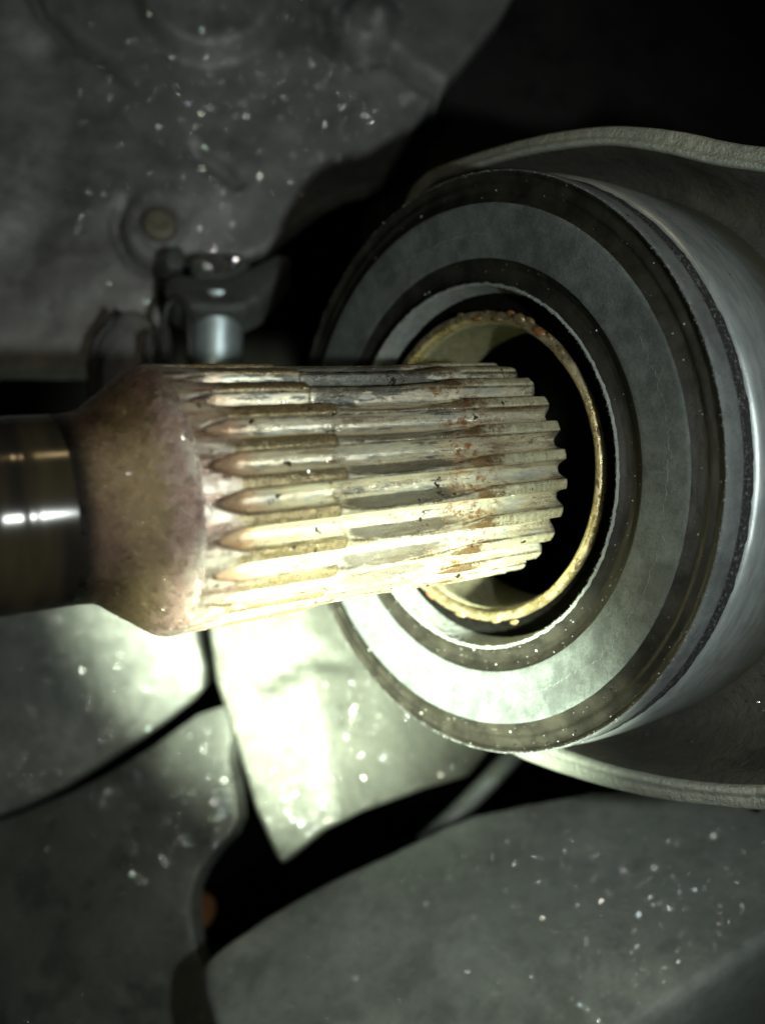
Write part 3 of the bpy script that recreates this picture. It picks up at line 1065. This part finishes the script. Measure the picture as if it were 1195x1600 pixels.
# ================================================================== SPLINED SHAFT
sh = empty('splined_shaft', AXM, 'worn steel splined shaft with brown collar and black rod, pointing into the seal', 'shaft')
NT_ = 24
PITCH = 2 * math.pi / NT_
ROD = 13.5
S_A, S_B = -41.6, 4.2
s_list = []
s = S_A
while s < S_B - 1e-6:
    s_list.append(s)
    s += 0.22 if s < -34 else (0.14 if -28 < s < -25 else (0.3 if s < 2 else .18))
s_list.append(S_B)
U = [-.5, -.47, -.43, -.39, -.355, -.32, -.285, -.25, -.225, -.2, -.18, -.16, -.12, -.06, 0, .06, .12, .16, .18, .2, .225, .25, .285, .32, .355, .39, .43, .47, .5]


worn = [0.0]


def tooth_r(u, s, seed, tip0, depth, s_wear, s_rec, amp=0.9):
    """radius on one tooth: top land at u=0, groove bottoms at u=+-.5; worn thin in the middle of its length"""
    g = s - tip0                                 # distance past the pointed start of the groove
    worn[0] = 0.0
    # groove: half width opens from a point, bottom deepens on a run-out curve
    open_ = max(0.0, min(1.0, g / 3.6)) ** 0.72 if g > 0 else 0.0
    dep = depth * (sstep(-0.3, 4.2, g) ** 0.7)
    gw = 0.345 * open_                           # groove half width measured from u=.5
    land = 0.5 - gw
    lens = 0.0
    if s > s_wear:
        q = min(1.0, (s - s_wear) / (s_rec + 3 - s_wear))
        lens = amp * max(0.0, math.sin(math.pi * q ** 0.7)) ** 0.8
    lo, hi = -land, land - 0.34 * lens * (land / 0.155)
    hi = max(hi, lo + 0.025)
    drop = 0.24 * sstep(s_wear - 0.08, s_wear + 0.15, s) * sstep(s_rec + 5, s_rec, s)
    if lo <= u <= hi:
        m = (u - lo) / (hi - lo) * 2 - 1
        r = ROD - drop - 0.03 * m * m
    else:
        t = (u - hi) / (0.5 - hi) if u > hi else (lo - u) / (0.5 + lo)
        e = min(1, t / 0.8)
        k = 1 - (1 - e) ** 2.1
        if u > hi: worn[0] = lens * sstep(0.02, 0.12, t) * sstep(.75, .45, t)
        if u > hi: k -= lens * 0.10 * math.sin(math.pi * e)
        r = ROD - drop - dep * k - 0.05 * dep * sstep(.55, 1, t)
    # end chamfer
    r -= 1.5 * max(0, (s - (S_B - 1.1)) / 1.1) ** 1.6
    # rough surface
    r += 0.05 * fbm(s * .8, u * 5 + seed * 7, seed) + 0.03 * nz(s * 2.6, u * 14, seed)
    return r


rng = random.Random(9)
for k in range(NT_):
    sd = k * 1.37
    tips = [S_A + 0.5 + rng.gauss(0, .35)]
    amp = rng.uniform(.65, 1.0)
    s_wear = -27.0 + rng.gauss(0, .55); s_rec = -12.5 + rng.gauss(0, .8)
    vs, fs, wa = [], [], []
    nu = len(U)
    a0 = (k + 0.35) * PITCH
    for s in s_list:
        for u in U:
            tip0 = S_A + 0.5 + 0.55 * nz((k + (1 if u > 0 else 0)) * 3.3 + (0 if u > 0 else 0), 2.0)
            r = tooth_r(u, s, sd if abs(u) < .499 else 0.5, tip0, 1.45, s_wear, s_rec, amp)
            a = a0 + u * PITCH
            vs.append((s, r * math.sin(a), r * math.cos(a)))
            wa.append(worn[0])
    ns = len(s_list)
    for i in range(ns - 1):
        for j in range(nu - 1):
            b = i * nu + j
            fs.append((b, b + nu, b + nu + 1, b + 1))
    # end face down to the core
    b0 = (ns - 1) * nu
    e0 = len(vs)
    for j, u in enumerate(U):
        a = a0 + u * PITCH
        vs.append((S_B, 9.5 * math.sin(a), 9.5 * math.cos(a)))
    for j in range(nu - 1):
        fs.append((b0 + j, e0 + j, e0 + j + 1, b0 + j + 1))
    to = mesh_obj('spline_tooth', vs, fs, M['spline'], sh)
    at = to.data.attributes.new('worn', 'FLOAT', 'POINT')
    at.data.foreach_set('value', wa + [0.0] * (len(vs) - len(wa)))

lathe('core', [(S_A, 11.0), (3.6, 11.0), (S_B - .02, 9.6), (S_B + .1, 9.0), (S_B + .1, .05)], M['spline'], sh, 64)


def collj(i, a, s, R):
    k = sstep(-49, -46, s)
    return (0.0, k * (0.10 * fbm(a * 3, s * .5, 3) + 0.05 * fbm(a * 12, s * 1.5)))


prof = resample([(-51, 9.0), (-50, 9.0), (-48.4, 9.15), (-47.5, 9.55), (-46.8, 10.15), (-42.9, 13.1), (-42.4, 13.38), (-41.8, 13.5), (-41.5, 13.5)], .3)
lathe('collar', prof, M['collar'], sh, 260, collj)
lathe('rod', resample([(-110, 9.0), (-62, 9.0), (-58.4, 9.0), (-58.2, 8.97), (-57.6, 8.97), (-57.4, 9.0), (-55.2, 9.0), (-55.0, 8.97), (-54.5, 8.97), (-54.2, 9.0), (-50.9, 9.0)], .5), M['rod'], sh, 160)

# scratch on the collar: a raised burr with a cut beside it
vs, fs = [], []
n = 26
for i in range(n + 1):
    t = i / n
    s = -42.6 + 3.0 * t - 1.2
    a = 1.98 - 0.52 * t + .03 * nz(t * 6)
    w = 0.02 * math.sin(math.pi * t) ** .6 + .002
    Rr = interp([(p[0], p[1]) for p in prof], s)
    for da, dr in ((-w, -.05), (-w * .2, .12 * math.sin(math.pi * t)), (w, -.05)):
        vs.append((s + da * 4, (Rr + dr) * math.sin(a + da), (Rr + dr) * math.cos(a + da)))
    if i:
        b = (i - 1) * 3
        fs += [(b, b + 1, b + 4, b + 3), (b + 1, b + 2, b + 5, b + 4)]
mesh_obj('burr', vs, fs, M['collar'], sh)

sp = []
rng = random.Random(33)
for k in range(900):
    s = rng.choice([rng.uniform(-49, -41), rng.gauss(-42.5, 1.2)])
    if s > -41.6: continue
    a = rng.uniform(-.4, 3.4)
    R = interp([(p[0], p[1]) for p in prof], s) + .03
    sp.append(((s, R * math.sin(a), R * math.cos(a)), (-.4, math.sin(a), math.cos(a))))
flakes('metal_dust', sp, M['grit'], sh, .03, .12, .45, rng)
sp = []
for k in range(700):
    s = rng.choice([rng.uniform(-40, 3), rng.gauss(-24, 6)])
    a = rng.choice([rng.uniform(0, 3.3), rng.uniform(2.6, 3.4)])
    kk = (a / PITCH - .35); u = kk - round(kk)
    if s > 2.5: continue
    R = tooth_r(u, s, 0.5, S_A + .5, 1.45, -27, -12.5) + .03
    sp.append(((s, R * math.sin(a), R * math.cos(a)), (0, math.sin(a), math.cos(a))))
flakes('metal_dust', sp, M['grit'], sh, .03, .11, .45, rng)
